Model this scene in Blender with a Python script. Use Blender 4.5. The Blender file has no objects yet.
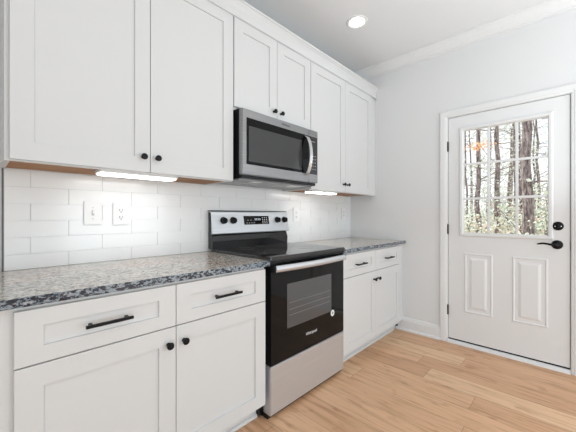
import bpy, bmesh, math, random
from mathutils import Vector, Matrix
C = bpy.context.scene.collection
S = bpy.context.scene
PI = math.pi

# ------------------------------------------------------------------ camera
cam_data = bpy.data.cameras.new('camera')
cam = bpy.data.objects.new('camera', cam_data)
C.objects.link(cam)
cam.location = (-3.0374, -1.8929, 1.1683)
cam.rotation_euler = (PI/2, 0, math.radians(43.639) - PI/2)
cam_data.sensor_width = 36
cam_data.lens = 299.47/576*36
cam_data.shift_y = -0.62/576
cam_data.clip_start = 0.02
S.camera = cam

# ------------------------------------------------------------------ world, light, exposure
W = bpy.data.worlds.new('sky'); S.world = W; W.use_nodes = True
bg = W.node_tree.nodes['Background']
bg.inputs['Color'].default_value = (0.93, 0.96, 1.0, 1)
bg.inputs['Strength'].default_value = 1.45

def lamp(name, kind, loc, energy, col=(1, 1, 1), **k):
    d = bpy.data.lights.new(name, kind); d.energy = energy; d.color = col
    for a, b in k.items():
        if a not in ('rot',): setattr(d, a, b)
    o = bpy.data.objects.new(name, d); C.objects.link(o); o.location = loc
    if 'rot' in k: o.rotation_euler = k['rot']
    return o
lamp('sun', 'SUN', (8, 8, 12), 3.0, (1, .95, .86), angle=math.radians(8), rot=(math.radians(-48), 0, math.radians(-18)))
# added unseen fill lamps behind and beside the camera, no window there
lamp('rear_fill', 'AREA', (-.95, -5.0, .95), 36, (.83, .94, 1), shape='RECTANGLE', size=1.9, size_y=1.6, rot=(math.radians(90), 0, 0))
lamp('side_fill', 'AREA', (-4.5, -4.1, 0.9), 56, (.83, .94, 1), shape='RECTANGLE', size=2.6, size_y=1.5, rot=(PI/2, 0, -PI/2))
# added unseen fill lamp, aimed up so the ceiling spreads soft light
lamp('bounce_fill', 'AREA', (-1.7, -3.1, 1.2), 42, (.83, .94, 1), shape='RECTANGLE', size=2.8, size_y=2.4, rot=(PI, 0, 0))
S.view_settings.view_transform = 'Standard'
S.view_settings.look = 'None'
S.view_settings.gamma = 1
S.view_settings.use_curve_mapping = False
S.view_settings.exposure = 0.06

# ------------------------------------------------------------------ materials
def mat(name, col, rough=.5, metal=0, coat=0, spec=.5, emit=None, es=0):
    m = bpy.data.materials.new(name); m.use_nodes = True
    b = m.node_tree.nodes['Principled BSDF']
    b.inputs['Base Color'].default_value = (*col, 1)
    b.inputs['Roughness'].default_value = rough
    b.inputs['Metallic'].default_value = metal
    b.inputs['Coat Weight'].default_value = coat
    b.inputs['Specular IOR Level'].default_value = spec
    if emit:
        b.inputs['Emission Color'].default_value = (*emit, 1)
        b.inputs['Emission Strength'].default_value = es
    return m
class NT:
    def __init__(s, m): s.m = m; s.t = m.node_tree; s.b = s.t.nodes['Principled BSDF']
    def n(s, typ, **k):
        x = s.t.nodes.new(typ)
        for a, b in k.items(): setattr(x, a, b)
        return x
    def l(s, a, b): s.t.links.new(a, b)
    def coord(s, scale=(1, 1, 1), rot=(0, 0, 0), loc=(0, 0, 0)):
        g = s.n('ShaderNodeNewGeometry'); mp = s.n('ShaderNodeMapping')
        mp.inputs['Scale'].default_value = scale; mp.inputs['Rotation'].default_value = rot; mp.inputs['Location'].default_value = loc
        s.l(g.outputs['Position'], mp.inputs['Vector']); return mp.outputs['Vector']
    def noise(s, vec, scale, detail=3, rough=.5):
        x = s.n('ShaderNodeTexNoise'); x.inputs['Scale'].default_value = scale
        x.inputs['Detail'].default_value = detail; x.inputs['Roughness'].default_value = rough
        s.l(vec, x.inputs['Vector']); return x.outputs['Fac']
    def ramp(s, fac, stops):
        r = s.n('ShaderNodeValToRGB'); e = r.color_ramp.elements
        while len(e) < len(stops): e.new(.5)
        for q, (p, c) in zip(e, stops): q.position = p; q.color = (*c, 1)
        s.l(fac, r.inputs['Fac']); return r.outputs['Color']
    def mix(s, fac, a, b, mode='MIX'):
        x = s.n('ShaderNodeMix', data_type='RGBA', blend_type=mode)
        for sock, v in ((x.inputs[0], fac), (x.inputs[6], a), (x.inputs[7], b)):
            if hasattr(v, 'links') or hasattr(v, 'is_linked'): s.l(v, sock)
            elif isinstance(v, (int, float)): sock.default_value = v
            else: sock.default_value = (*v, 1)
        return x.outputs[2]
    def bump(s, h, strength=.2, dist=.01):
        x = s.n('ShaderNodeBump'); x.inputs['Strength'].default_value = strength; x.inputs['Distance'].default_value = dist
        s.l(h, x.inputs['Height']); s.l(x.outputs['Normal'], s.b.inputs['Normal'])

def paint(name, col, rough):
    m = mat(name, col, rough); t = NT(m); v = t.coord()
    t.bump(t.noise(v, 220, 2), .06, .002); return m
M = {}
M['cab'] = paint('cabinet_paint', (.67, .67, .67), .38)
M['wall'] = paint('wall_paint', (.77, .77, .775), .6)
M['ceil'] = paint('ceiling_paint', (.82, .82, .825), .8)
M['trim'] = paint('trim_paint', (.80, .80, .80), .4)
M['door'] = paint('door_paint', (.80, .80, .805), .4)
M['tile'] = mat('glazed_tile', (.82, .825, .825), .14)
M['grout'] = mat('grout', (.78, .78, .78), .9)
M['black'] = mat('black_metal', (.005, .005, .006), .42, spec=.22)
M['enamel'] = mat('black_enamel', (.008, .008, .010), .3, spec=.3)
M['glass_black'] = mat('black_glass', (.006, .006, .0065), .05, spec=.22)
M['mw_glass'] = mat('microwave_black_glass', (.004, .004, .0045), .06, spec=.15)
M['oven_window'] = mat('oven_window_glass', (.085, .085, .088), .07, spec=.5)
M['mw_window'] = mat('microwave_window_glass', (.045, .045, .046), .09, spec=.4)
M['plastic'] = mat('white_plastic', (.82, .82, .82), .3)
M['slot'] = mat('dark_slot', (.05, .05, .05), .6)
M['grey'] = mat('grey_print', (.55, .55, .55), .5)
M['chrome'] = mat('bright_metal', (.75, .75, .76), .18, metal=1)
M['led'] = mat('led_diffuser', (.9, .9, .9), .5, emit=(1, .99, .97), es=8.5)
M['can'] = mat('downlight_diffuser', (.9, .9, .9), .5, emit=(1, .99, .97), es=9)
M['display'] = mat('display_digits', (.1, .1, .1), .4, emit=(.8, .9, 1), es=.8)

m = mat('brushed_steel', (.62, .61, .60), .42, metal=.7); t = NT(m)
v = t.coord((2, 2, 260)); n_ = t.noise(v, 1.5, 2)
t.l(t.ramp(n_, [(.3, (.59, .605, .63)), (.7, (.67, .685, .71))]), t.b.inputs['Base Color'])
t.b.inputs['Anisotropic'].default_value = .4
M['steel'] = m
m = mat('steel_dark_reflection', (.38, .38, .385), .3, metal=1); t = NT(m)  # microwave steel, dark room reflection put into its base colour
t.l(t.ramp(t.noise(t.coord((2, 2, 260)), 1.5, 2), [(.3, (.29, .29, .295)), (.7, (.35, .35, .355))]), t.b.inputs['Base Color'])
M['steel2'] = m
m = mat('raw_plywood', (.3, .13, .045), .6); t = NT(m)
v = t.coord((1.2, 18, 18)); n_ = t.noise(v, 2.5, 4)
t.l(t.ramp(n_, [(.3, (.20, .08, .022)), (.55, (.42, .19, .06)), (.8, (.60, .32, .12))]), t.b.inputs['Base Color'])
M['ply'] = m
# granite : cream polished face, front edge darker and bluer, part stone colour, part painted shade
def granite(name, stops, fs, th, dark, white):
    m = mat(name, (.4, .4, .4), .13, spec=.6); t = NT(m)
    v = t.coord((.55, 1.0, 1.0))
    base = t.ramp(t.noise(t.coord((.8, 1, 1), loc=(1.3, 0, 0)), 3.2, 5, .7), stops)
    fl = t.ramp(t.noise(v, fs, 3, .7), [(th, (0, 0, 0)), (th+.045, (1, 1, 1))])
    c1 = t.mix(fl, dark, base)
    fl2 = t.ramp(t.noise(t.coord((.6, 1, 1), loc=(3, 2, 1)), 130, 2, .5), [(.36, (1, 1, 1)), (.41, (0, 0, 0))])
    c2 = t.mix(fl2, c1, (.012, .014, .022))
    fl3 = t.ramp(t.noise(t.coord((.6, 1, 1), loc=(7, 5, 1)), 60, 3, .6), [(.60, (0, 0, 0)), (.68, (1, 1, 1))])
    t.l(t.mix(fl3, c2, white), t.b.inputs['Base Color'])
    return m
M['granite'] = granite('granite', [(.36, (.62, .61, .56)), (.48, (.71, .66, .59)), (.62, (.74, .60, .50))], 130, .425, (.05, .05, .065), (.78, .77, .74))
M['granite_edge'] = granite('granite_edge_shaded', [(.36, (.20, .25, .30)), (.5, (.28, .33, .37)), (.64, (.30, .31, .33))], 95, .475, (.018, .026, .045), (.42, .45, .48))
# oak floor : boards run along Y
m = mat('oak_boards', (.5, .3, .16), .36); t = NT(m)
PW, PL = .18, 1.25
g = t.n('ShaderNodeNewGeometry'); sp = t.n('ShaderNodeSeparateXYZ'); t.l(g.outputs['Position'], sp.inputs[0])
def mth(op, a, b=None, c=None):
    x = t.n('ShaderNodeMath', operation=op)
    for i, q in enumerate((a, b, c)):
        if q is None: continue
        if isinstance(q, (int, float)): x.inputs[i].default_value = q
        else: t.l(q, x.inputs[i])
    return x.outputs[0]
px = mth('DIVIDE', mth('ADD', sp.outputs['X'], 1.165), PW); ix = mth('FLOOR', px); fx = mth('FRACT', px)
wn = t.n('ShaderNodeTexWhiteNoise', noise_dimensions='1D'); t.l(ix, wn.inputs['W'])
py = mth('ADD', mth('DIVIDE', sp.outputs['Y'], PL), wn.outputs['Value']); iy = mth('FLOOR', py); fy = mth('FRACT', py)
cb = t.n('ShaderNodeCombineXYZ'); t.l(ix, cb.inputs[0]); t.l(iy, cb.inputs[1])
w2 = t.n('ShaderNodeTexWhiteNoise', noise_dimensions='2D'); t.l(cb.outputs[0], w2.inputs['Vector'])
tone = t.ramp(w2.outputs['Value'], [(0, (.60, .34, .19)), (.35, (.69, .41, .24)), (.65, (.74, .455, .27)), (1, (.79, .53, .33))])
# grain : stretched along Y, shifted per board
sh = t.n('ShaderNodeCombineXYZ')
t.l(mth('MULTIPLY', sp.outputs['X'], 22), sh.inputs[0]); t.l(mth('ADD', mth('MULTIPLY', sp.outputs['Y'], 1.6), mth('MULTIPLY', w2.outputs['Value'], 37)), sh.inputs[1])
t.l(mth('MULTIPLY', ix, 3.1), sh.inputs[2])
n1 = t.noise(sh.outputs[0], 1.6, 5, .62)
grain = t.ramp(n1, [(.3, (.66, .56, .48)), (.5, (1, .98, .96)), (.75, (1.1, 1.12, 1.12))])
c1 = t.mix(.85, tone, grain, 'MULTIPLY')
sh2 = t.n('ShaderNodeCombineXYZ')
t.l(mth('MULTIPLY', sp.outputs['X'], 9), sh2.inputs[0]); t.l(mth('MULTIPLY', sp.outputs['Y'], 5), sh2.inputs[1]); t.l(ix, sh2.inputs[2])
kn = t.ramp(t.noise(sh2.outputs[0], 1.3, 2), [(.60, (1, 1, 1)), (.76, (.58, .44, .34))])
c1 = t.mix(.7, c1, kn, 'MULTIPLY')
ex = mth('MINIMUM', fx, mth('SUBTRACT', 1, fx)); ey = mth('MINIMUM', fy, mth('SUBTRACT', 1, fy))
sx = mth('LESS_THAN', ex, .008); sy = mth('LESS_THAN', ey, .0013); seam = mth('MAXIMUM', sx, sy)
c1 = t.mix(mth('MULTIPLY', seam, .55), c1, (.20, .11, .055))
t.l(c1, t.b.inputs['Base Color'])
t.bump(mth('SUBTRACT', n1, mth('MULTIPLY', seam, .5)), .12, .003)
M['floor'] = m
# bark, leaves, ground
m = mat('bark', (.2, .15, .12), .9); t = NT(m)
v = t.coord((1, 1, .25)); t.l(t.ramp(t.noise(v, 26, 4, .65), [(.38, (.06, .045, .045)), (.52, (.24, .19, .18)), (.66, (.46, .40, .39))]), t.b.inputs['Base Color'])
M['bark'] = m
M['leaf'] = mat('pale_leaf', (.72, .77, .64), .6)
M['leaf2'] = mat('grey_green_leaf', (.46, .52, .42), .6)
M['leaf3'] = mat('dry_leaf', (.78, .64, .52), .6)
M['leaf_reflection'] = mat('orange_reflection_leaf', (1, .56, .30), .6)  # warm reflection in the pane, put into a leaf colour
m = mat('leaf_litter', (.5, .42, .33), .95); t = NT(m)
t.l(t.ramp(t.noise(t.coord(), 14, 5, .7), [(.35, (.28, .22, .16)), (.55, (.60, .52, .42)), (.7, (.55, .60, .42))]), t.b.inputs['Base Color'])
M['litter'] = m
# clear pane : transparent with fresnel gloss
m = bpy.data.materials.new('clear_pane'); m.use_nodes = True; tr = m.node_tree
tr.nodes.clear()
o_ = tr.nodes.new('ShaderNodeOutputMaterial'); mx = tr.nodes.new('ShaderNodeMixShader'); fr = tr.nodes.new('ShaderNodeFresnel'); fr.inputs[0].default_value = 1.35
ta = tr.nodes.new('ShaderNodeBsdfTransparent'); gl = tr.nodes.new('ShaderNodeBsdfGlossy'); gl.inputs['Roughness'].default_value = .01
ta.inputs[0].default_value = (.97, .98, .98, 1)
tr.links.new(fr.outputs[0], mx.inputs[0]); tr.links.new(ta.outputs[0], mx.inputs[1]); tr.links.new(gl.outputs[0], mx.inputs[2]); tr.links.new(mx.outputs[0], o_.inputs[0])
M['pane'] = m

# ------------------------------------------------------------------ mesh helpers
def add_box(bm, x0, x1, y0, y1, z0, z1, bev=0, seg=2):
    r = bmesh.ops.create_cube(bm, size=1)
    vs = r['verts']
    for v in vs:
        v.co = Vector(((x0+x1)/2 + v.co.x*(x1-x0), (y0+y1)/2 + v.co.y*(y1-y0), (z0+z1)/2 + v.co.z*(z1-z0)))
    if bev:
        es = list({e for v in vs for e in v.link_edges})
        bmesh.ops.bevel(bm, geom=es, offset=bev, segments=seg, affect='EDGES', clamp_overlap=True)
def bx(*a, **k):
    bm = bmesh.new(); add_box(bm, *a, **k); return bm
def add_prism(bm, pts, axis, a, b):
    """closed 2D outline extruded along axis from a to b"""
    def P(u, v, w): return {'x': (w, u, v), 'y': (u, w, v), 'z': (u, v, w)}[axis]
    A = [bm.verts.new(P(u, v, a)) for u, v in pts]; B = [bm.verts.new(P(u, v, b)) for u, v in pts]
    n = len(pts)
    bm.faces.new(A); bm.faces.new(list(reversed(B)))
    for i in range(n): bm.faces.new((A[i], B[i], B[(i+1) % n], A[(i+1) % n]))
def add_lathe(bm, prof, c, axis='z', n=32):
    """prof = (radius, along) turned about axis through c"""
    c = Vector(c); rings = []
    for r, h in prof:
        ring = []
        for i in range(n):
            a = 2*PI*i/n; p, q = r*math.cos(a), r*math.sin(a)
            d = {'z': (p, q, h), 'y': (p, h, q), 'x': (h, p, q)}[axis]
            ring.append(bm.verts.new(c + Vector(d)))
        rings.append(ring)
    for A, B in zip(rings, rings[1:]):
        for i in range(n): bm.faces.new((A[i], A[(i+1) % n], B[(i+1) % n], B[i]))
    bm.faces.new(rings[0]); bm.faces.new(rings[-1])
def add_sweep(bm, path, sec, closed=False):
    """path of (point, right, up) frames; sec = 2D section"""
    rings = []
    for p, r, u in path: rings.append([bm.verts.new(Vector(p)+Vector(r)*a+Vector(u)*b) for a, b in sec])
    n = len(sec)
    for A, B in zip(rings, rings[1:]):
        for i in range(n): bm.faces.new((A[i], A[(i+1) % n], B[(i+1) % n], B[i]))
    bm.faces.new(rings[0]); bm.faces.new(rings[-1])
def add_tube(bm, pts, rad, n=8):
    pts = [Vector(p) for p in pts]; rings = []
    if not hasattr(rad, '__len__'): rad = [rad]*len(pts)
    up = Vector((.13, .21, .97)).normalized()
    for i, p in enumerate(pts):
        d = (pts[min(i+1, len(pts)-1)] - pts[max(i-1, 0)]).normalized()
        s = d.cross(up)
        if s.length < .2: s = d.cross(Vector((1, 0, 0)))
        s.normalize(); w = d.cross(s)
        rings.append([bm.verts.new(p + (s*math.cos(2*PI*k/n) + w*math.sin(2*PI*k/n))*rad[i]) for k in range(n)])
    for A, B in zip(rings, rings[1:]):
        for i in range(n): bm.faces.new((A[i], A[(i+1) % n], B[(i+1) % n], B[i]))
    bm.faces.new(rings[0]); bm.faces.new(rings[-1])
def obj(name, bm, m, parent=None, smooth=False):
    bmesh.ops.recalc_face_normals(bm, faces=bm.faces[:])
    me = bpy.data.meshes.new(name); bm.to_mesh(me); bm.free()
    me.materials.append(m)
    o = bpy.data.objects.new(name, me); C.objects.link(o)
    if smooth:
        for p in me.polygons: p.use_smooth = True
        try: me.set_sharp_from_angle(angle=math.radians(35))
        except Exception: pass
    if parent:
        o.parent = parent
        o.matrix_parent_inverse = Matrix.Translation(-Vector(world_loc(parent)))
    return o
def world_loc(o):
    return o['_w'] if '_w' in o else (0, 0, 0)
def thing(name, label, cat, loc, group=None):
    o = bpy.data.objects.new(name, None); C.objects.link(o); o.location = loc; o.empty_display_size = .1
    o['_w'] = tuple(loc); o['label'] = label; o['category'] = cat
    if group: o['group'] = group
    return o
def tag(o, label, cat, group=None, kind=None):
    o['label'] = label; o['category'] = cat
    if group: o['group'] = group
    if kind: o['kind'] = kind
    return o
def struct(name, bm, m, label=None, parent=None, smooth=False):
    o = obj(name, bm, m, parent, smooth)
    if not parent:
        o['kind'] = 'structure'; o['label'] = label or name.replace('_', ' '); o['category'] = name.split('_')[0]
    return o
def text(body, size, loc, m, parent, name='logo', rot=(PI/2, 0, 0)):
    cu = bpy.data.curves.new(name, 'FONT'); cu.body = body; cu.size = size; cu.extrude = .0004; cu.align_x = 'CENTER'; cu.align_y = 'CENTER'
    tmp = bpy.data.objects.new(name, cu); C.objects.link(tmp)
    dg = bpy.context.evaluated_depsgraph_get(); me = bpy.data.meshes.new_from_object(tmp.evaluated_get(dg))
    bpy.data.objects.remove(tmp)
    me.transform(Matrix.Translation(loc) @ Matrix.Rotation(rot[0], 4, 'X'))
    me.materials.clear(); me.materials.append(m)
    o = bpy.data.objects.new(name, me); C.objects.link(o); o.parent = parent
    o.matrix_parent_inverse = Matrix.Translation(-Vector(world_loc(parent)))
    return o

# ------------------------------------------------------------------ structure
CZ = 2.78; DL, DR, DZ0, DZ1 = -1.052, -1.873, .039, 2.064
struct('floor', bx(-4.75, .14, -5.75, .15, -.05, 0), M['floor'], 'light oak board floor')
struct('ceiling', bx(-4.75, .14, -5.75, .15, CZ, CZ+.1), M['ceil'], 'plain white ceiling')
struct('wall_left', bx(-4.75, -4.6, -5.6, 0, 0, CZ), M['wall'], 'white side wall beside the camera')
struct('wall_rear', bx(-4.75, 0, -5.75, -5.6, 0, CZ), M['wall'], 'white wall behind the camera')
struct('wall_back', bx(-4.75, .14, 0, .15, 0, CZ), M['wall'], 'white wall behind the cabinets')
bm = bmesh.new()
add_box(bm, 0, .14, DL+.02, 0, 0, CZ); add_box(bm, 0, .14, -5.75, DR-.02, 0, CZ); add_box(bm, 0, .14, DR-.02, DL+.02, DZ1+.02, CZ)
struct('wall_right', bm, M['wall'], 'white wall around the exterior door')
# ceiling crown on the right wall
cp = [(0, CZ), (-.078, CZ), (-.078, CZ-.012), (-.066, CZ-.018), (-.055, CZ-.03), (-.038, CZ-.052), (-.022, CZ-.066), (-.016, CZ-.078), (-.016, CZ-.086), (-.006, CZ-.09), (-.006, CZ-.098), (0, CZ-.098)]
bm = bmesh.new(); add_prism(bm, [(x, z) for x, z in cp], 'y', -5.6, 0)
struct('trim_1', bm, M['trim'], 'white crown moulding where the door wall meets the ceiling')
bm = bmesh.new(); add_prism(bm, [(x, z) for x, z in cp], 'x', -4.6, -.078)
struct('trim_2', bm, M['trim'], 'white crown moulding above the upper cabinets')
# baseboards
def bb(y0, y1):
    bm = bmesh.new()
    add_prism(bm, [(0, 0), (-.030, 0), (-.030, .008), (-.024, .018), (-.015, .022), (-.015, .098), (-.012, .104), (-.012, .112), (-.006, .128), (0, .132)], 'y', y0, y1)
    return bm
struct('baseboard_right', bb(-.989, -.56), M['trim'], 'white baseboard between base cabinet and door casing')
# door casing and jamb
CS = .063
bm = bmesh.new()
prof = [(0, 0), (0, -.010), (.006, -.013), (.014, -.013), (.018, -.017), (CS-.012, -.019), (CS-.004, -.017), (CS, -.010), (CS, 0)]
def casing_ring(bm, yl, yr, zt):
    # inside edge -> outside edge, mitred, legs to the floor
    pts = [[], [], [], []]
    for u, d in prof:
        pts[0].append(bm.verts.new((d, yl+u, 0))); pts[1].append(bm.verts.new((d, yl+u, zt+u)))
        pts[2].append(bm.verts.new((d, yr-u, zt+u))); pts[3].append(bm.verts.new((d, yr-u, 0)))
    for A, B in zip(pts, pts[1:]):
        for i in range(len(prof)-1): bm.faces.new((A[i], A[i+1], B[i+1], B[i]))
    bm.faces.new(pts[0]); bm.faces.new(pts[3])
    for A, B in zip(pts, pts[1:]): bm.faces.new((A[0], A[-1], B[-1], B[0]))
casing_ring(bm, DL+.008, DR-.008, DZ1+.008)
struct('trim_3', bm, M['trim'], 'white casing round the exterior door')
bm = bmesh.new()
add_box(bm, -.001, .139, DL+.004, DL+.0195, 0, DZ1+.004); add_box(bm, -.001, .139, DR-.0195, DR-.004, 0, DZ1+.004)
add_box(bm, -.001, .139, DR-.0195, DL+.0195, DZ1+.004, DZ1+.0195)
add_box(bm, .052, .066, DL-.01, DL+.004, 0, DZ1+.004); add_box(bm, .052, .066, DR-.004, DR+.01, 0, DZ1+.004); add_box(bm, .052, .066, DR, DL, DZ1-.01, DZ1+.004)
jamb = struct('trim_4', bm, M['trim'], 'white jamb inside the door casing')
obj('strike_plate', bx(-.004, .004, DR-.0045, DR-.0025, .91, .98, bev=.0008), M['black'], jamb)
bm = bmesh.new(); add_prism(bm, [(-.022, 0), (.139, 0), (.139, .024), (.0, .026), (-.018, .018)], 'y', DR-.004, DL+.004)
struct('trim_5', bm, M['trim'], 'white door threshold')

# ------------------------------------------------------------------ exterior door
X0, X1 = .004, .046
GL, GR, GZ0, GZ1 = -1.173, -1.752, 1.010, 1.932
bm = bmesh.new()
add_box(bm, X0, X1, GL, DL, DZ0, DZ1); add_box(bm, X0, X1, DR, GR, DZ0, DZ1)
add_box(bm, X0, X1, GR, GL, DZ0, GZ0); add_box(bm, X0, X1, GR, GL, GZ1, DZ1)
def raised(bm, yl, yr, z0, z1, xf):
    rings = []
    for ins, h in ((0, 0), (.004, .005), (.012, .006), (.018, .001), (.040, .001), (.056, .007), (.060, .008)):
        rings.append([bm.verts.new((xf-h, y, z)) for y, z in ((yl-ins, z0+ins), (yl-ins, z1-ins), (yr+ins, z1-ins), (yr+ins, z0+ins))])
    for A, B in zip(rings, rings[1:]):
        for i in range(4): bm.faces.new((A[i], A[(i+1) % 4], B[(i+1) % 4], B[i]))
    bm.faces.new(rings[-1])
raised(bm, -1.182, -1.396, .300, .833, X0); raised(bm, -1.529, -1.752, .300, .833, X0)
door = struct('door_1', bm, M['door'], 'white exterior door with nine pane window')
bm = bmesh.new()                                  # frame moulding around the glass
rings = []
for ins, h in ((-.030, 0), (-.028, .008), (-.020, .013), (-.006, .012), (.0, .006), (.003, -.012)):
    rings.append([bm.verts.new((X0-h, y, z)) for y, z in ((GL-ins, GZ0+ins), (GL-ins, GZ1-ins), (GR+ins, GZ1-ins), (GR+ins, GZ0+ins))])
for A, B in zip(rings, rings[1:]):
    for i in range(4): bm.faces.new((A[i], A[(i+1) % 4], B[(i+1) % 4], B[i]))
rings2 = [bm.verts.new((.040, v.co.y, v.co.z)) for v in rings[-1]]
for i in range(4): bm.faces.new((rings[-1][i], rings[-1][(i+1) % 4], rings2[(i+1) % 4], rings2[i]))
wf = obj('window_frame', bm, M['trim'], door)
for k in (1, 2):
    y = GL + (GR-GL)*k/3; obj('muntin', bx(.006, .020, y-.010, y+.010, GZ0, GZ1, bev=.003), M['trim'], door)
for k in (1, 2):
    z = GZ0 + (GZ1-GZ0)*k/3; obj('muntin', bx(.0065, .0195, GR, GL, z-.010, z+.010, bev=.003), M['trim'], door)
obj('window_pane', bx(.022, .026, GR+.002, GL-.002, GZ0+.002, GZ1-.002), M['pane'], door)
for z in (1.805, 1.042, .297):
    bm = bmesh.new(); add_lathe(bm, [(.0065, -.045), (.0075, -.043), (.0075, .043), (.0065, .045)], (-.004, DL+.003, z), 'z', 12)
    add_box(bm, -.001, .0035, DL-.001, DL+.007, z-.044, z+.044)
    obj('hinge', bm, M['black'], door)
def rose(c, r):
    bm = bmesh.new(); add_lathe(bm, [(r, 0), (r, -.004), (r*.93, -.009), (r*.8, -.012), (.002, -.013)], c, 'x', 32); return bm
db = obj('deadbolt', rose((X0, -1.808, 1.088), .033), M['black'], door, True)
bm = bmesh.new(); add_box(bm, X0-.030, X0-.010, -1.812, -1.804, 1.075, 1.101, bev=.003)
obj('thumb_turn', bm, M['black'], db)
for s in (-1, 1):
    bm = bmesh.new(); add_lathe(bm, [(.0035, 0), (.003, -.0015), (.0005, -.002)], (X0-.0118, -1.808+s*.017, 1.086), 'x', 12); obj('screw', bm, M['chrome'], db)
lv = obj('lever_handle', rose((X0, -1.803, .947), .034), M['black'], door, True)
bm = bmesh.new()
pts = [(X0-.010, -1.803, .947), (X0-.048, -1.803, .947), (X0-.054, -1.795, .947), (X0-.056, -1.775, .948), (X0-.056, -1.750, .953), (X0-.055, -1.725, .956), (X0-.053, -1.700, .951), (X0-.051, -1.688, .946)]
add_tube(bm, pts, [.010, .010, .010, .0085, .0075, .007, .006, .003], 12); obj('lever', bm, M['black'], lv, True)

obj('door_gap_shade', bx(.006, .044, DR+.001, DL-.001, .0275, .0385), M['black'], door)  # black strip added to deepen the shade of the gap under the door
ws = mat('jamb_gap_shade', (.09, .09, .09), .7)  # dark strips put shade into the gap between door and jamb
bm = bmesh.new(); add_box(bm, .012, .045, DL+.0003, DL+.0038, .027, DZ1+.003); obj('jamb_gap_shade', bm, ws, jamb)
bm = bmesh.new(); add_box(bm, .012, .045, DR-.0038, DR-.0003, .027, DZ1+.003); obj('jamb_gap_shade', bm, ws, jamb)
bm = bmesh.new(); add_box(bm, .012, .045, DR, DL, DZ1+.0004, DZ1+.0038); obj('jamb_gap_shade', bm, ws, jamb)

# ------------------------------------------------------------------ backsplash
bm = bmesh.new(); TX0 = -2.944
random.seed(4)
z = .9045; row = 0
obj_t = None
gro = bx(TX0, -.001, -.004, -.001, .9125, 1.391)
zz = [.9045 + .0796*i for i in range(7)]
for r_ in range(6):
    z0, z1 = max(zz[r_], .9125), zz[r_+1]
    off = -2.70 if r_ % 2 == 0 else -2.85
    k = -3
    while True:
        x0 = off + .3025*k; x1 = x0 + .3025; k += 1
        if x1 < TX0: continue
        if x0 > 0: break
        a, b = max(x0, TX0)+.0006, min(x1, -.001)-.0006
        if b-a < .01: continue
        n0 = len(bm.verts)
        vs_before = set(bm.verts)
        add_box(bm, a, b, -.0085, -.002, z0+.0006, z1-.0006, bev=.0010, seg=2)
        t1, t2 = random.uniform(-.0018, .0018), random.uniform(-.004, .004); cxm, czm = (a+b)/2, (z0+z1)/2
        for v in bm.verts:
            if v not in vs_before and v.co.y < -.004: v.co.y += (v.co.x-cxm)*t1 + (v.co.z-czm)*t2
sp_ = obj('tile_backsplash', bm, M['tile']); tag(sp_, 'white glossy subway tile backsplash between counter and upper cabinets', 'backsplash')
obj('grout_bed', gro, M['grout'], sp_)
obj('edge_trim', bx(TX0-.006, TX0-.0005, -.011, -.001, .9125, 1.384), mat('dark_trim', (.10, .10, .10), .35), sp_)

# ------------------------------------------------------------------ cabinets
def shaker(bm, x0, x1, z0, z1, yf, s=.072, sz=None, th=.019):
    """door or drawer front facing -y with recessed panel"""
    sz = sz or s; rings = []
    for ix, iz, y in ((0, 0, yf+th), (0, 0, yf+.0015), (.0015, .0015, yf), (s, sz, yf), (s+.0012, sz+.0012, yf+.0085), (s+.004, sz+.004, yf+.009)):
        rings.append([bm.verts.new((x, y, z)) for x, z in ((x0+ix, z0+iz), (x1-ix, z0+iz), (x1-ix, z1-iz), (x0+ix, z1-iz))])
    for A, B in zip(rings, rings[1:]):
        for i in range(4): bm.faces.new((A[i], A[(i+1) % 4], B[(i+1) % 4], B[i]))
    bm.faces.new(rings[-1]); bm.faces.new(rings[0])
def front(name, parent, x0, x1, z0, z1, yf, **k):
    bm = bmesh.new(); shaker(bm, x0, x1, z0, z1, yf, **k); return obj(name, bm, M['cab'], parent)
def knob(parent, x, y, z):
    bm = bmesh.new(); add_lathe(bm, [(.009, 0), (.009, -.002), (.0055, -.005), (.005, -.014), (.010, -.018), (.0150, -.021), (.0155, -.025), (.013, -.029), (.002, -.030)], (x, y, z), 'y', 24)
    return obj('knob', bm, M['black'], parent, True)
def pull(parent, xa, xb, y, z):
    bm = bmesh.new()
    add_box(bm, xa, xb, y-.034, y-.024, z-.0055, z+.0055, bev=.001)
    for x in (xa+.018, xb-.018): add_box(bm, x-.005, x+.005, y-.026, y, z-.005, z+.005)
    return obj('pull_handle', bm, M['black'], parent)

YU = -.339
def face_frame(bm, x0, x1, xm, w, ya, yb, rails):
    add_box(bm, x0, x0+w, ya, yb, rails[0][0], rails[-1][1]); add_box(bm, x1-w, x1, ya, yb, rails[0][0], rails[-1][1])
    for a, b in rails: add_box(bm, x0+w, x1-w, ya, yb, a, b)
    for (a, b), (c, d) in zip(rails, rails[1:]): add_box(bm, xm-.022, xm+.022, ya, yb, b, c)
def upper(label, x0, x1, xs, z0, z1, kz, kx, bottom_open=True, dz=.0):
    t_ = thing('upper_cabinet', label, 'cabinet', ((x0+x1)/2, -.16, z0))
    bm = bmesh.new()
    add_box(bm, x0, x0+.018, -.2998, -.012 if z0 < 1.5 else -.002, z0, z1); add_box(bm, x1-.018, x1, -.2998, -.012 if z0 < 1.5 else -.002, z0, z1)
    add_box(bm, x0+.018, x1-.018, -.2998, -.003, z1-.018, z1)
    # face frame
    face_frame(bm, x0, x1, xs[1], .03, -.3195, -.300, [(z0-.002, z0+.03), (z1-.06, z1)])
    obj('cabinet_body', bm, M['cab'], t_)
    obj('bottom_panel', bx(x0+.018, x1-.018, -.2998, -.012, z0+.004, z0+.018), M['ply'], t_)
    a = front('door', t_, xs[0], xs[1]-.0015, z0+.003+dz, 2.431, YU); b = front('door', t_, xs[1]+.0015, xs[2], z0+.003+dz, 2.431, YU)
    knob(a, kx[0], YU, kz); knob(b, kx[1], YU, kz)
    return t_
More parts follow.
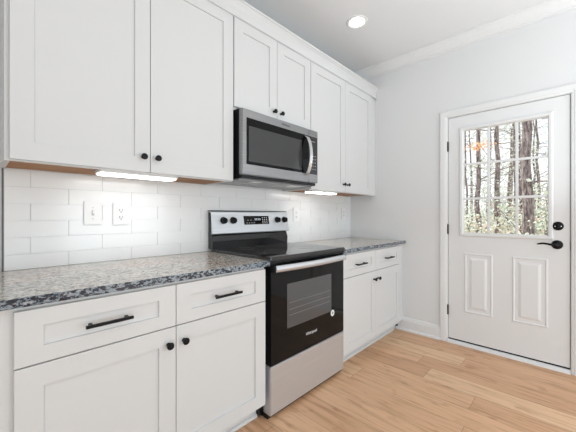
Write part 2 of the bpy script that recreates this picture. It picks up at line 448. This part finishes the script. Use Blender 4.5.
upper('tall white two-door upper cabinet on the left above the outlets', -2.958, -1.905, (-2.944, -2.4191, -1.908), 1.383, 2.46, 1.46, (-2.456, -2.387))
upper('short white two-door upper cabinet right above the microwave', -1.9045, -1.1375, (-1.900, -1.521, -1.1405), 1.846, 2.46, 1.91, (-1.556, -1.484), dz=.012)
ur = upper('tall white two-door upper cabinet in the corner right of the microwave', -1.137, -.075, (-1.134, -.625, -.118), 1.383, 2.46, 1.457, (-.660, -.590))
obj('filler_strip', bx(-.075, -.002, -.3195, -.300, 1.381, 2.46), M['cab'], ur)
# cabinet crown
bm = bmesh.new()
pr_ = [ (-.343, 2.437), (-.343, 2.446), (-.337, 2.450), (-.335, 2.47), (-.337, 2.492), (-.344, 2.512), (-.353, 2.524), (-.356, 2.530), (-.362, 2.533), (-.362, 2.546), (-.320, 2.546), (-.320, 2.461), (-.3405, 2.461), (-.3405, 2.432)]
add_prism(bm, pr_, 'x', -2.962, -.002)
tag(obj('cabinet_crown', bm, M['cab']), 'long white crown moulding along the top of the upper cabinets', 'moulding')

# base cabinets
YB = -.643
def base(label, x0, x1, xs, pulls, kx, ztoe, fill=None):
    t_ = thing('base_cabinet', label, 'cabinet', ((x0+x1)/2, -.3, 0))
    bm = bmesh.new()
    add_box(bm, x0, x0+.018, -.6048, -.012, ztoe, .8815); add_box(bm, x1-.018, x1, -.6048, -.012, ztoe, .8815)
    add_box(bm, x0, x0+.018, -.540, -.012, 0, ztoe); add_box(bm, x1-.018, x1, -.540, -.012, 0, ztoe)
    add_box(bm, x0+.018, x1-.018, -.6048, -.012, ztoe, ztoe+.018); add_box(bm, x0+.018, x1-.018, -.024, -.012, ztoe+.018, .8815)
    face_frame(bm, x0, x1, xs[1], .035, -.624, -.605, [(ztoe, ztoe+.03), (.66, .70), (.84, .8815)])
    obj('cabinet_body', bm, M['cab'], t_)
    bm = bmesh.new(); add_box(bm, x0, x1, -.556, -.540, 0, ztoe)
    add_prism(bm, [(-.556, 0), (-.568, 0), (-.567, .008), (-.563, .015), (-.556, .018)], 'x', x0, x1)
    obj('toe_kick', bm, M['cab'], t_)
    for i in range(2):
        a, b = (xs[0], xs[1]-.0015) if i == 0 else (xs[1]+.0015, xs[2])
        d = front('drawer', t_, a, b, .690, .867, YB, s=.072, sz=.055); pull(d, *pulls[i], YB, .779)
        e = front('door', t_, a, b, ztoe+.004, .686, YB); knob(e, kx[i], YB, .617)
    return t_
bl = base('white base cabinet with two drawers and two doors left of the range', -2.985, -1.905, (-2.9525, -2.4307, -1.909), ((-2.770, -2.615), (-2.249, -2.094)), (-2.466, -2.396), .103)
br = base('white base cabinet with two drawers and two doors in the corner right of the range', -1.126, -.09, (-1.123, -.615, -.112), ((-.965, -.812), (-.458, -.303)), (-.652, -.578), .103)
bm = bmesh.new(); add_box(bm, -.09, -.002, -.624, -.605, .103, .8815); add_box(bm, -.09, -.0305, -.556, -.54, 0, .103)
obj('filler_strip', bm, M['cab'], br)
bm = bmesh.new(); add_lathe(bm, [(.008, 0), (.008, -.02), (.006, -.022), (.001, -.022)], (-.045, -.568, .046), 'y', 12)
tag(obj('door_bumper', bm, M['black']), 'tiny black bumper on the toe kick in the corner by the baseboard', 'bumper')

# counters
def counter(x0, x1, label, far=0):
    bm = bmesh.new(); add_box(bm, x0, x1, -.6515, -.002, .882, .912)
    c_ = tag(obj('countertop', bm, M['granite']), label, 'countertop')
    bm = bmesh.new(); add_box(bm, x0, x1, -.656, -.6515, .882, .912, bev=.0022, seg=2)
    o_ = obj('front_edge', bm, M['granite_edge'], c_); o_['label'] = 'blue-black speckled front edge, partly darkened as shade'
counter(-3.03, -1.886, 'long speckled granite countertop on the base cabinet left of the range')
counter(-1.126, -.002, 'short speckled granite countertop in the corner right of the range')

# ------------------------------------------------------------------ under-cabinet lights
def bar(x0, x1, label):
    t_ = thing('under_cabinet_light', label, 'light', ((x0+x1)/2, -.25, 1.36), 'under-cabinet light bars')
    bm = bmesh.new(); add_box(bm, x0-.008, x1+.008, -.297, -.205, 1.371, 1.3865, bev=.002); obj('housing', bm, M['plastic'], t_)
    bm = bmesh.new(); add_box(bm, x0, x1, -.292, -.210, 1.3635, 1.3715, bev=.003); obj('diffuser', bm, M['led'], t_)
bar(-2.625, -2.26, 'lit white light bar under the left upper cabinet above the outlets')
bar(-1.06, -.70, 'lit white light bar under the corner upper cabinet right of the microwave')

# ------------------------------------------------------------------ wall plates
def plate(x, z, label, kind, cat, group=None):
    t_ = thing('wall_outlet' if kind != 'switch' else 'light_switch', label, cat, (x, -.009, z), group)
    obj('cover_plate', bx(x-.042, x+.042, -.0165, -.0095, z-.0635, z+.0635, bev=.0025), M['plastic'], t_)
    if kind == 'switch':
        obj('toggle', bx(x-.005, x+.005, -.026, -.0168, z-.004, z+.014, bev=.0015), M['plastic'], t_)
        obj('toggle_slot', bx(x-.006, x+.006, -.0172, -.0166, z-.014, z+.016), M['grey'], t_)
        for s in (-1, 1):
            bm = bmesh.new(); add_lathe(bm, [(.0032, 0), (.003, -.001), (.0005, -.0012)], (x, -.0165, z+s*.03), 'y', 10); obj('screw', bm, M['grey'], t_)
    else:
        for s in (-1, 1):
            c = z + s*.020
            r = obj('receptacle', bx(x-.017, x+.017, -.0185, -.0166, c-.0145, c+.0145, bev=.0008), M['plastic'], t_)
            bm = bmesh.new()
            add_box(bm, x-.0085, x-.0058, -.0192, -.0184, c-.003, c+.008); add_box(bm, x+.0058, x+.0085, -.0192, -.0184, c-.002, c+.007)
            add_lathe(bm, [(.003, -.0184), (.003, -.0192)], (x, 0, c-.009), 'y', 10)
            obj('socket_slots', bm, M['slot'], r)
    return t_
plate(-2.594, 1.181, 'white toggle light switch on the left tile backsplash', 'switch', 'switch')
plate(-2.456, 1.177, 'white double outlet on the tile beside the light switch', 'outlet', 'outlet')
plate(-.957, 1.176, 'white outlet on the tile just right of the range back panel', 'outlet', 'outlet')
plate(-.156, 1.187, 'white outlet on the tile nearest the room corner', 'outlet', 'outlet')

# ------------------------------------------------------------------ range
RL, RR = -1.882, -1.131
rg = thing('electric_range', 'freestanding stainless steel electric range with black glass door between the base cabinets', 'range', ((RL+RR)/2, -.33, 0))
bm = bmesh.new(); add_box(bm, RL-.020, RR+.004, -.585, -.012, .012, .905, bev=.002)
obj('oven_body', bm, M['enamel'], rg)
for x in (RL+.04, RR-.04):
    for y in (-.55, -.06):
        bm = bmesh.new(); add_lathe(bm, [(.018, 0), (.018, .008), (.010, .010), (.010, .0125)], (x, y, 0), 'z', 16); obj('foot', bm, M['enamel'], rg)
# side gap shields visible by the toe kick
bm = bmesh.new(); add_box(bm, RL-.004, RR+.003, -.662, -.045, .908, .931, bev=.006, seg=3)
ct = obj('cooktop', bm, mat('ceramic_glass', (.008, .008, .009), .05, spec=.9), rg, True)
obj('cooktop_front_rail', bx(RL-.002, RR+.002, -.654, -.586, .893, .9075, bev=.002), M['enamel'], rg)
ringm = mat('burner_print', (.10, .10, .105), .12, coat=.5)
for x, y, r in ((RL+.20, -.47, .115), (RR-.20, -.47, .085), (RL+.20, -.20, .078), (RR-.20, -.20, .105), ((RL+RR)/2, -.13, .05)):
    bm = bmesh.new()
    for q in (r, r*.6):
        add_lathe(bm, [(q-.0022, .9309), (q-.0022, .9313), (q, .9313), (q, .9309), (q-.0022, .9309)][:4], (x, y, 0), 'z', 48)
    obj('burner_ring', bm, ringm, rg)
# oven door
bm = bmesh.new(); add_box(bm, RL+.003, RR-.003, -.652, -.586, .308, .890, bev=.004)
od = obj('oven_door', bm, M['glass_black'], rg)
obj('window', bx(-1.744, -1.292, -.6532, -.6515, .490, .757), M['oven_window'], od)
bm = bmesh.new()
for z in (.565, .60, .64): 
    add_box(bm, -1.725, -1.31, -.6536, -.6531, z-.0012, z+.0012)
obj('oven_rack', bm, mat('rack_wire', (.22, .22, .22), .4), od)
text('Whirlpool', .027, (-1.513, -.6525, .405), M['plastic'], od)
bm = bmesh.new()                                    # sticker: white disc with a dark mark
add_lathe(bm, [(.022, 0), (.022, -.0006), (.001, -.0006)], (-1.277, -.652, .474), 'y', 28)
st = obj('round_sticker', bm, M['plastic'], od)
bm = bmesh.new()
for a_, b_, c_, d_ in ((-1.2795, -1.2745, .466, .484), (-1.284, -1.280, .469, .480), (-1.274, -1.270, .469, .480)): add_box(bm, a_, b_, -.6532, -.6525, c_, d_)
obj('sticker_mark', bm, M['slot'], st)
# bowed handle
bm = bmesh.new(); path = []
hx0, hx1 = RL+.022, RR-.022; N = 20
for i in range(N+1):
    u = i/N; x = hx0+(hx1-hx0)*u; b = math.sin(PI*u); y = -.671-.024*b
    path.append(((x, y, .862), (0, 1, 0), (0, 0, 1)))
sec = [(.004, -.019), (.008, 0), (.004, .019), (-.004, .0185), (-.009, .014), (-.012, .007), (-.013, 0), (-.012, -.007), (-.009, -.014), (-.004, -.0185)]
add_sweep(bm, path, sec)
hd = obj('handle', bm, M['steel'], od, True)
for x in (hx0, hx1): obj('handle_bracket', bx(x-.012 if x == hx0 else x-.006, x+.006 if x == hx0 else x+.012, -.678, -.652, .843, .881, bev=.002), M['enamel'], od)
# drawer
bm = bmesh.new(); add_box(bm, RL+.003, RR-.003, -.651, -.586, .024, .302, bev=.005)
sd = obj('storage_drawer', bm, M['steel'], rg)
bm = bmesh.new(); add_box(bm, RL+.004, RR-.004, -.625, -.545, .0, .0235); obj('kick_plate', bm, M['enamel'], rg)
# back guard
bm = bmesh.new()
add_prism(bm, [(-.011, .9315), (-.066, .9315), (-.070, .985), (-.050, 1.035), (-.030, 1.190), (-.011, 1.190)], 'x', RL-.004, RR-.001)
bg_ = obj('back_guard', bm, mat('gloss_black_enamel', (.007, .007, .008), .12, spec=.6), rg)
bm = bmesh.new()
sy = lambda z: -.078 + (z-1.03)*(.030/.17)          # slanted steel face
add_prism(bm, [(-.0105, 1.195), (sy(1.2)+.006, 1.1955), (sy(1.195)+.001, 1.1945), (sy(1.192), 1.192), (sy(1.04), 1.040), (sy(1.04)+.006, 1.033), (-.060, 1.033), (-.052, 1.19)], 'x', RL-.010, RR+.010)
cpn = obj('control_panel', bm, M['steel'], rg)
bm = bmesh.new(); add_prism(bm, [(-.0105, 1.1957), (sy(1.2)+.002, 1.1957), (sy(1.2)+.001, 1.200), (sy(1.2)+.006, 1.2045), (-.0105, 1.2045)], 'x', RL-.009, RR+.009)
obj('top_cap', bm, mat('dark_steel', (.18, .18, .185), .35, metal=.8), bg_)
for x in (-1.793, -1.709, -1.252, -1.167):
    z = 1.131; y0 = sy(z)
    bm = bmesh.new(); add_lathe(bm, [(.026, .001), (.026, -.004), (.022, -.007), (.021, -.026), (.019, -.028), (.001, -.028)], (x, y0, z), 'y', 28)
    add_box(bm, x-.004, x+.004, y0-.034, y0-.026, z-.018, z+.018, bev=.002)
    kb = obj('knob', bm, M['black'], cpn, True)
bm = bmesh.new(); add_prism(bm, [(sy(1.097)+.002, 1.097), (sy(1.097)-.0012, 1.097), (sy(1.164)-.0012, 1.164), (sy(1.164)+.002, 1.164)], 'x', -1.607, -1.347)
dp = obj('display', bm, M['glass_black'], cpn)
bm = bmesh.new()
def dbox(x0, x1, z0, z1): 
    add_prism(bm, [(sy(z0)-.0011, z0), (sy(z0)-.0020, z0), (sy(z1)-.0020, z1), (sy(z1)-.0011, z1)], 'x', x0, x1)
for x in (-1.50, -1.485, -1.465, -1.45): 
    dbox(x, x+.009, 1.142, 1.1445); dbox(x, x+.009, 1.130, 1.1325); dbox(x+.007, x+.0095, 1.130, 1.1445); dbox(x, x+.009, 1.136, 1.138)
dbox(-1.475, -1.472, 1.133, 1.135); dbox(-1.475, -1.472, 1.140, 1.142)
obj('clock_digits', bm, M['display'], cpn)
bp = mat('button_print', (.75, .75, .75), .5)
marks = [(-1.420+i*.022, -1.411+i*.022, 1.104+j*.014, 1.110+j*.014) for i in range(3) for j in range(4)]
marks += [(-1.585+i*.024, -1.573+i*.024, 1.108, 1.111) for i in range(4)] + [(-1.575+i*.03, -1.561+i*.03, 1.130, 1.133) for i in range(2)]
for q in marks:
    bm = bmesh.new(); dbox(*q); obj('button', bm, bp, cpn)

# ------------------------------------------------------------------ microwave
WL, WR, WF, WZ0, WZ1 = -1.886, -1.139, -.400, 1.426, 1.842
mw = thing('microwave', 'stainless steel over-the-range microwave hanging under the short upper cabinet', 'microwave', ((WL+WR)/2, -.2, 1.40))
bm = bmesh.new(); add_box(bm, WL, WR, -.362, -.013, 1.404, 1.845, bev=.002); obj('case', bm, M['enamel'], mw)
und = mat('vent_panel_metal', (.33, .33, .34), .35, metal=.7)
bm = bmesh.new(); add_box(bm, WL+.01, WR-.01, -.355, -.02, 1.397, 1.404); up_ = obj('bottom_panel', bm, und, mw)
for x in (WL+.19, WR-.19):
    bm = bmesh.new(); add_box(bm, x-.11, x+.11, -.20, -.09, 1.3945, 1.3975)
    for i in range(9): add_box(bm, x-.10+i*.0235, x-.094+i*.0235, -.195, -.095, 1.3925, 1.3946)
    obj('grease_filter', bm, mat('filter_mesh', (.55, .55, .55), .3, metal=1), up_)
    bm = bmesh.new(); add_box(bm, x-.035, x+.035, -.33, -.27, 1.394, 1.3972); obj('task_lens', bm, M['plastic'], up_)
obj('vent_grille', bx(WL+.004, WR-.004, -.392, -.356, 1.404, 1.424, bev=.003), M['enamel'], mw)
SX = -1.236
bm = bmesh.new(); add_box(bm, WL, SX-.001, WF, -.363, WZ0, WZ1, bev=.005, seg=3); md = obj('door', bm, M['steel2'], mw, True)
bm = bmesh.new(); add_box(bm, SX+.001, WR+.017, WF, -.363, WZ0, WZ1, bev=.005, seg=3); mc = obj('control_panel', bm, M['steel2'], mw, True)
obj('door_glass', bx(-1.851, SX-.003, WF-.0018, WF+.002, 1.493, 1.788, bev=.0006), M['mw_glass'], md)
obj('window', bx(-1.834, -1.322, WF-.0026, WF-.0017, 1.512, 1.737), M['mw_window'], md)
obj('control_glass', bx(SX+.003, -1.132, WF-.0018, WF+.002, 1.493, 1.788, bev=.0006), mat('control_glass', (.03, .03, .031), .08, spec=.4), mc)
for i in range(3):
    for j in range(5): obj('button', bx(-1.218+i*.026, -1.208+i*.026, WF-.0025, WF-.0017, 1.53+j*.026, 1.534+j*.026), M['grey'], mc)
obj('display', bx(-1.215, -1.165, WF-.0025, WF-.0017, 1.748, 1.751), M['grey'], mc)
text('Whirlpool', .02, (-1.495, WF-.0004, 1.815), M['slot'], md)
bm = bmesh.new(); path = []
for i in range(25):
    u = i/24; a = -1 + 2*u; z = 1.628 + a*.148; y = WF - .006 - .052*(1-a*a)**.6 if abs(a) < 1 else WF-.006
    path.append((z, y))
zy = list(path)
for k, (z, y) in enumerate(zy):
    z2, y2 = zy[min(k+1, 24)]; z1, y1 = zy[max(k-1, 0)]
    d = Vector((0, y2-y1, z2-z1)).normalized(); nrm = Vector((0, d.z, -d.y))
    path[k] = ((-1.278, y, z), (1, 0, 0), nrm)
add_sweep(bm, path, [(-.015, -.004), (.015, -.004), (.017, 0), (.015, .005), (-.015, .005), (-.017, 0)])
obj('handle', bm, M['chrome'], md, True)

# ------------------------------------------------------------------ recessed ceiling light
cl = thing('recessed_light', 'round lit recessed downlight in the ceiling above the cabinets', 'light', (-.834, -.587, CZ))
bm = bmesh.new(); rings = []
for r, h in ((.088, 0), (.086, -.005), (.074, -.007), (.066, -.003), (.060, -.0005)):
    rings.append([bm.verts.new((-.834+r*math.cos(2*PI*i/48), -.587+r*math.sin(2*PI*i/48), CZ+h)) for i in range(48)])
for A, B in zip(rings, rings[1:]):
    for i in range(48): bm.faces.new((A[i], A[(i+1) % 48], B[(i+1) % 48], B[i]))
obj('trim_ring', bm, M['trim'], cl, True)
bm = bmesh.new(); add_lathe(bm, [(.060, -.0004), (.059, -.0022), (.001, -.003)], (-.834, -.587, CZ), 'z', 48)
obj('diffuser', bm, M['can'], cl)

# ------------------------------------------------------------------ outside
GZ = -.55
bm = bmesh.new()
gv = {}
random.seed(2)
for i in range(25):
    for j in range(25):
        gv[i, j] = bm.verts.new((.2+i*2.0, -22+j*2.0, GZ + (random.uniform(-.12, .12) if i > 1 else 0) + max(0, i-5)*.05))
for i in range(24):
    for j in range(24): bm.faces.new((gv[i, j], gv[i+1, j], gv[i+1, j+1], gv[i, j+1]))
g_ = obj('forest_ground', bm, M['litter'], smooth=True); g_['kind'] = 'structure'; g_['label'] = 'leaf strewn forest floor outside'; g_['category'] = 'ground'

def at(px, d):
    """a spot outside seen in direction px of the door window, d metres away"""
    a = math.radians(43.639); u = (px-288)/299.47
    v = Vector((math.cos(a)+u*math.sin(a), math.sin(a)-u*math.cos(a))).normalized()
    return -3.0374 + v.x*d, -1.8929 + v.y*d
def leaves(bm, c, rad, n, size, rnd):
    for _ in range(n):
        p = Vector((rnd.gauss(0, 1)*rad[0], rnd.gauss(0, 1)*rad[1], rnd.gauss(0, 1)*rad[2])) + Vector(c)
        a = Vector((rnd.uniform(-1, 1), rnd.uniform(-1, 1), rnd.uniform(-.6, .6))).normalized()
        b = a.cross(Vector((rnd.uniform(-1, 1), rnd.uniform(-1, 1), rnd.uniform(-1, 1)))).normalized()
        s = size*rnd.uniform(.6, 1.4)
        vs = [bm.verts.new(p + a*s), bm.verts.new(p + b*s*.55), bm.verts.new(p - a*s*.8), bm.verts.new(p - b*s*.55)]
        bm.faces.new(vs)
def tree(px, d, r, h, label, seed, lean=(0, 0), leaf='leaf', nl=900, nb=9, size=.05, lo=.9, group=None, crown=1.0, extra=None):
    rnd = random.Random(seed); x, y = at(px, d); g = GZ + max(0, (x-.2)/2-5)*.05 - .15
    t_ = thing('forest_tree', label, 'tree', (x, y, g), group)
    bm = bmesh.new(); pts = []; rad = []
    for i in range(13):
        u = i/12
        pts.append((x + lean[0]*u*h + rnd.uniform(-.5, .5)*r*(i > 0), y + lean[1]*u*h + rnd.uniform(-.5, .5)*r*(i > 0), g + u*h)); rad.append(r*(1.25 if i == 0 else 1)*(1-.72*u))
    add_tube(bm, pts, rad, 10); obj('trunk', bm, M['bark'], t_, True)
    bm = bmesh.new(); lf = bmesh.new()
    for k in range(nb):
        u = rnd.uniform(.12, .95); i = min(int(u*12), 11); p = Vector(pts[i]).lerp(Vector(pts[i+1]), u*12-i)
        a = rnd.uniform(0, 2*PI); L = rnd.uniform(.7, 1.7)*crown*lo; up = rnd.uniform(-.1, .7)
        b = [p]; dirv = Vector((math.cos(a), math.sin(a), up))
        for s in range(4):
            dirv = (dirv + Vector((rnd.uniform(-.3, .3), rnd.uniform(-.3, .3), rnd.uniform(-.15, .25)))).normalized(); b.append(b[-1] + dirv*L/4)
        rb = max(.012, r*.22)*rnd.uniform(.6, 1.1); add_tube(bm, b, [rb, rb*.8, rb*.6, rb*.45, rb*.2], 5)
        for tw in range(3):
            q = b[2+tw % 3]; dv = (dirv + Vector((rnd.uniform(-1, 1), rnd.uniform(-1, 1), rnd.uniform(-.4, .8)))).normalized()
            add_tube(bm, [q, q+dv*L*.25, q+dv*L*.45+Vector((0, 0, rnd.uniform(-.1, .1)))], [rb*.4, rb*.28, rb*.12], 4)
        for q in (b[2], b[3], b[4]): leaves(lf, q, (L*.2, L*.2, L*.16), nl//(nb*3), size, rnd)
    obj('branches', bm, M['bark'], t_); obj('foliage', lf, M[leaf], t_)
    if extra:
        lf = bmesh.new(); leaves(lf, extra, (.27, .27, .055), 130, .045, rnd); o = obj('reflection_leaves', lf, M['leaf_reflection'], t_); o['label'] = 'orange leaf patch standing in for a pane reflection'  # orange cluster added in place of a warm reflection in the glass
    return t_
ox, oy = at(480, 11.6)
tree(478, 12.0, .095, 9, 'straight brown tree trunk behind the left window panes with an orange patch standing in for a pane reflection', 3, nl=500, nb=12, extra=(ox, oy, 3.42))
tree(497, 12.5, .10, 9, 'straight brown tree trunk behind the middle window panes', 7, nl=450, nb=12)
tree(531, 8.2, .12, 9, 'thickest brown tree trunk behind the right window panes', 11, lean=(-.004, .02), nl=450, nb=10)
thin = [(469, 15, .05), (486, 20, .09), (491, 17, .05), (505, 18, .08), (510, 23, .09), (516, 15, .05), (521, 13, .07), (540, 17, .08), (545, 22, .1), (473, 24, .1), (535, 25, .1), (462, 19, .08), (500, 26, .1), (526, 21, .08)]
for i, (p_, d_, r_) in enumerate(thin):
    tree(p_, d_, r_, 8.5, 'slender forest tree among the trees outside the door window', 20+i, lean=(random.uniform(-.04, .04), random.uniform(-.05, .05)), leaf=('leaf', 'leaf2', 'leaf')[i % 3], nl=900, nb=16, size=.036, lo=1.1, group='slender trees outside the door window')
# undergrowth
def shrub(px, d, h, leaf, seed, n=900):
    rnd = random.Random(seed); x, y = at(px, d); g = GZ + max(0, (x-.2)/2-5)*.05 - .1
    t_ = thing('forest_shrub', 'leafy shrub in the undergrowth outside the door window', 'shrub', (x, y, g), 'undergrowth shrubs outside the door')
    bm = bmesh.new(); lf = bmesh.new()
    for k in range(9):
        a = rnd.uniform(0, 2*PI); s = rnd.uniform(.15, .55); top = Vector((x+math.cos(a)*h*s, y+math.sin(a)*h*s, g+h*rnd.uniform(.6, 1)))
        mid = Vector((x, y, g)).lerp(top, .5) + Vector((rnd.uniform(-.1, .1), rnd.uniform(-.1, .1), .1))
        add_tube(bm, [(x, y, g), mid, top], [.022, .014, .005], 5)
        leaves(lf, mid, (.3, .3, .3), n//18, .05, rnd); leaves(lf, top, (.35, .35, .3), n//18, .05, rnd)
    obj('stems', bm, M['bark'], t_); obj('foliage', lf, M[leaf], t_)
i = 0
for p_, d_, h_ in [(466, 9.5, 1.5), (489, 10, 1.4), (508, 9, 1.5), (541, 9.5, 2.0), (551, 10.5, 2.2), (516, 13, 1.9), (475, 15, 2.2), (500, 16, 2.3), (534, 15, 2.6), (545, 17, 2.9), (485, 19, 2.8), (522, 20, 2.8), (461, 16, 2.3)]:
    shrub(p_, d_, h_, ('leaf', 'leaf3', 'leaf', 'leaf2')[i % 4], 60+i); i += 1
for o in S.objects:
    if '_w' in o: del o['_w']
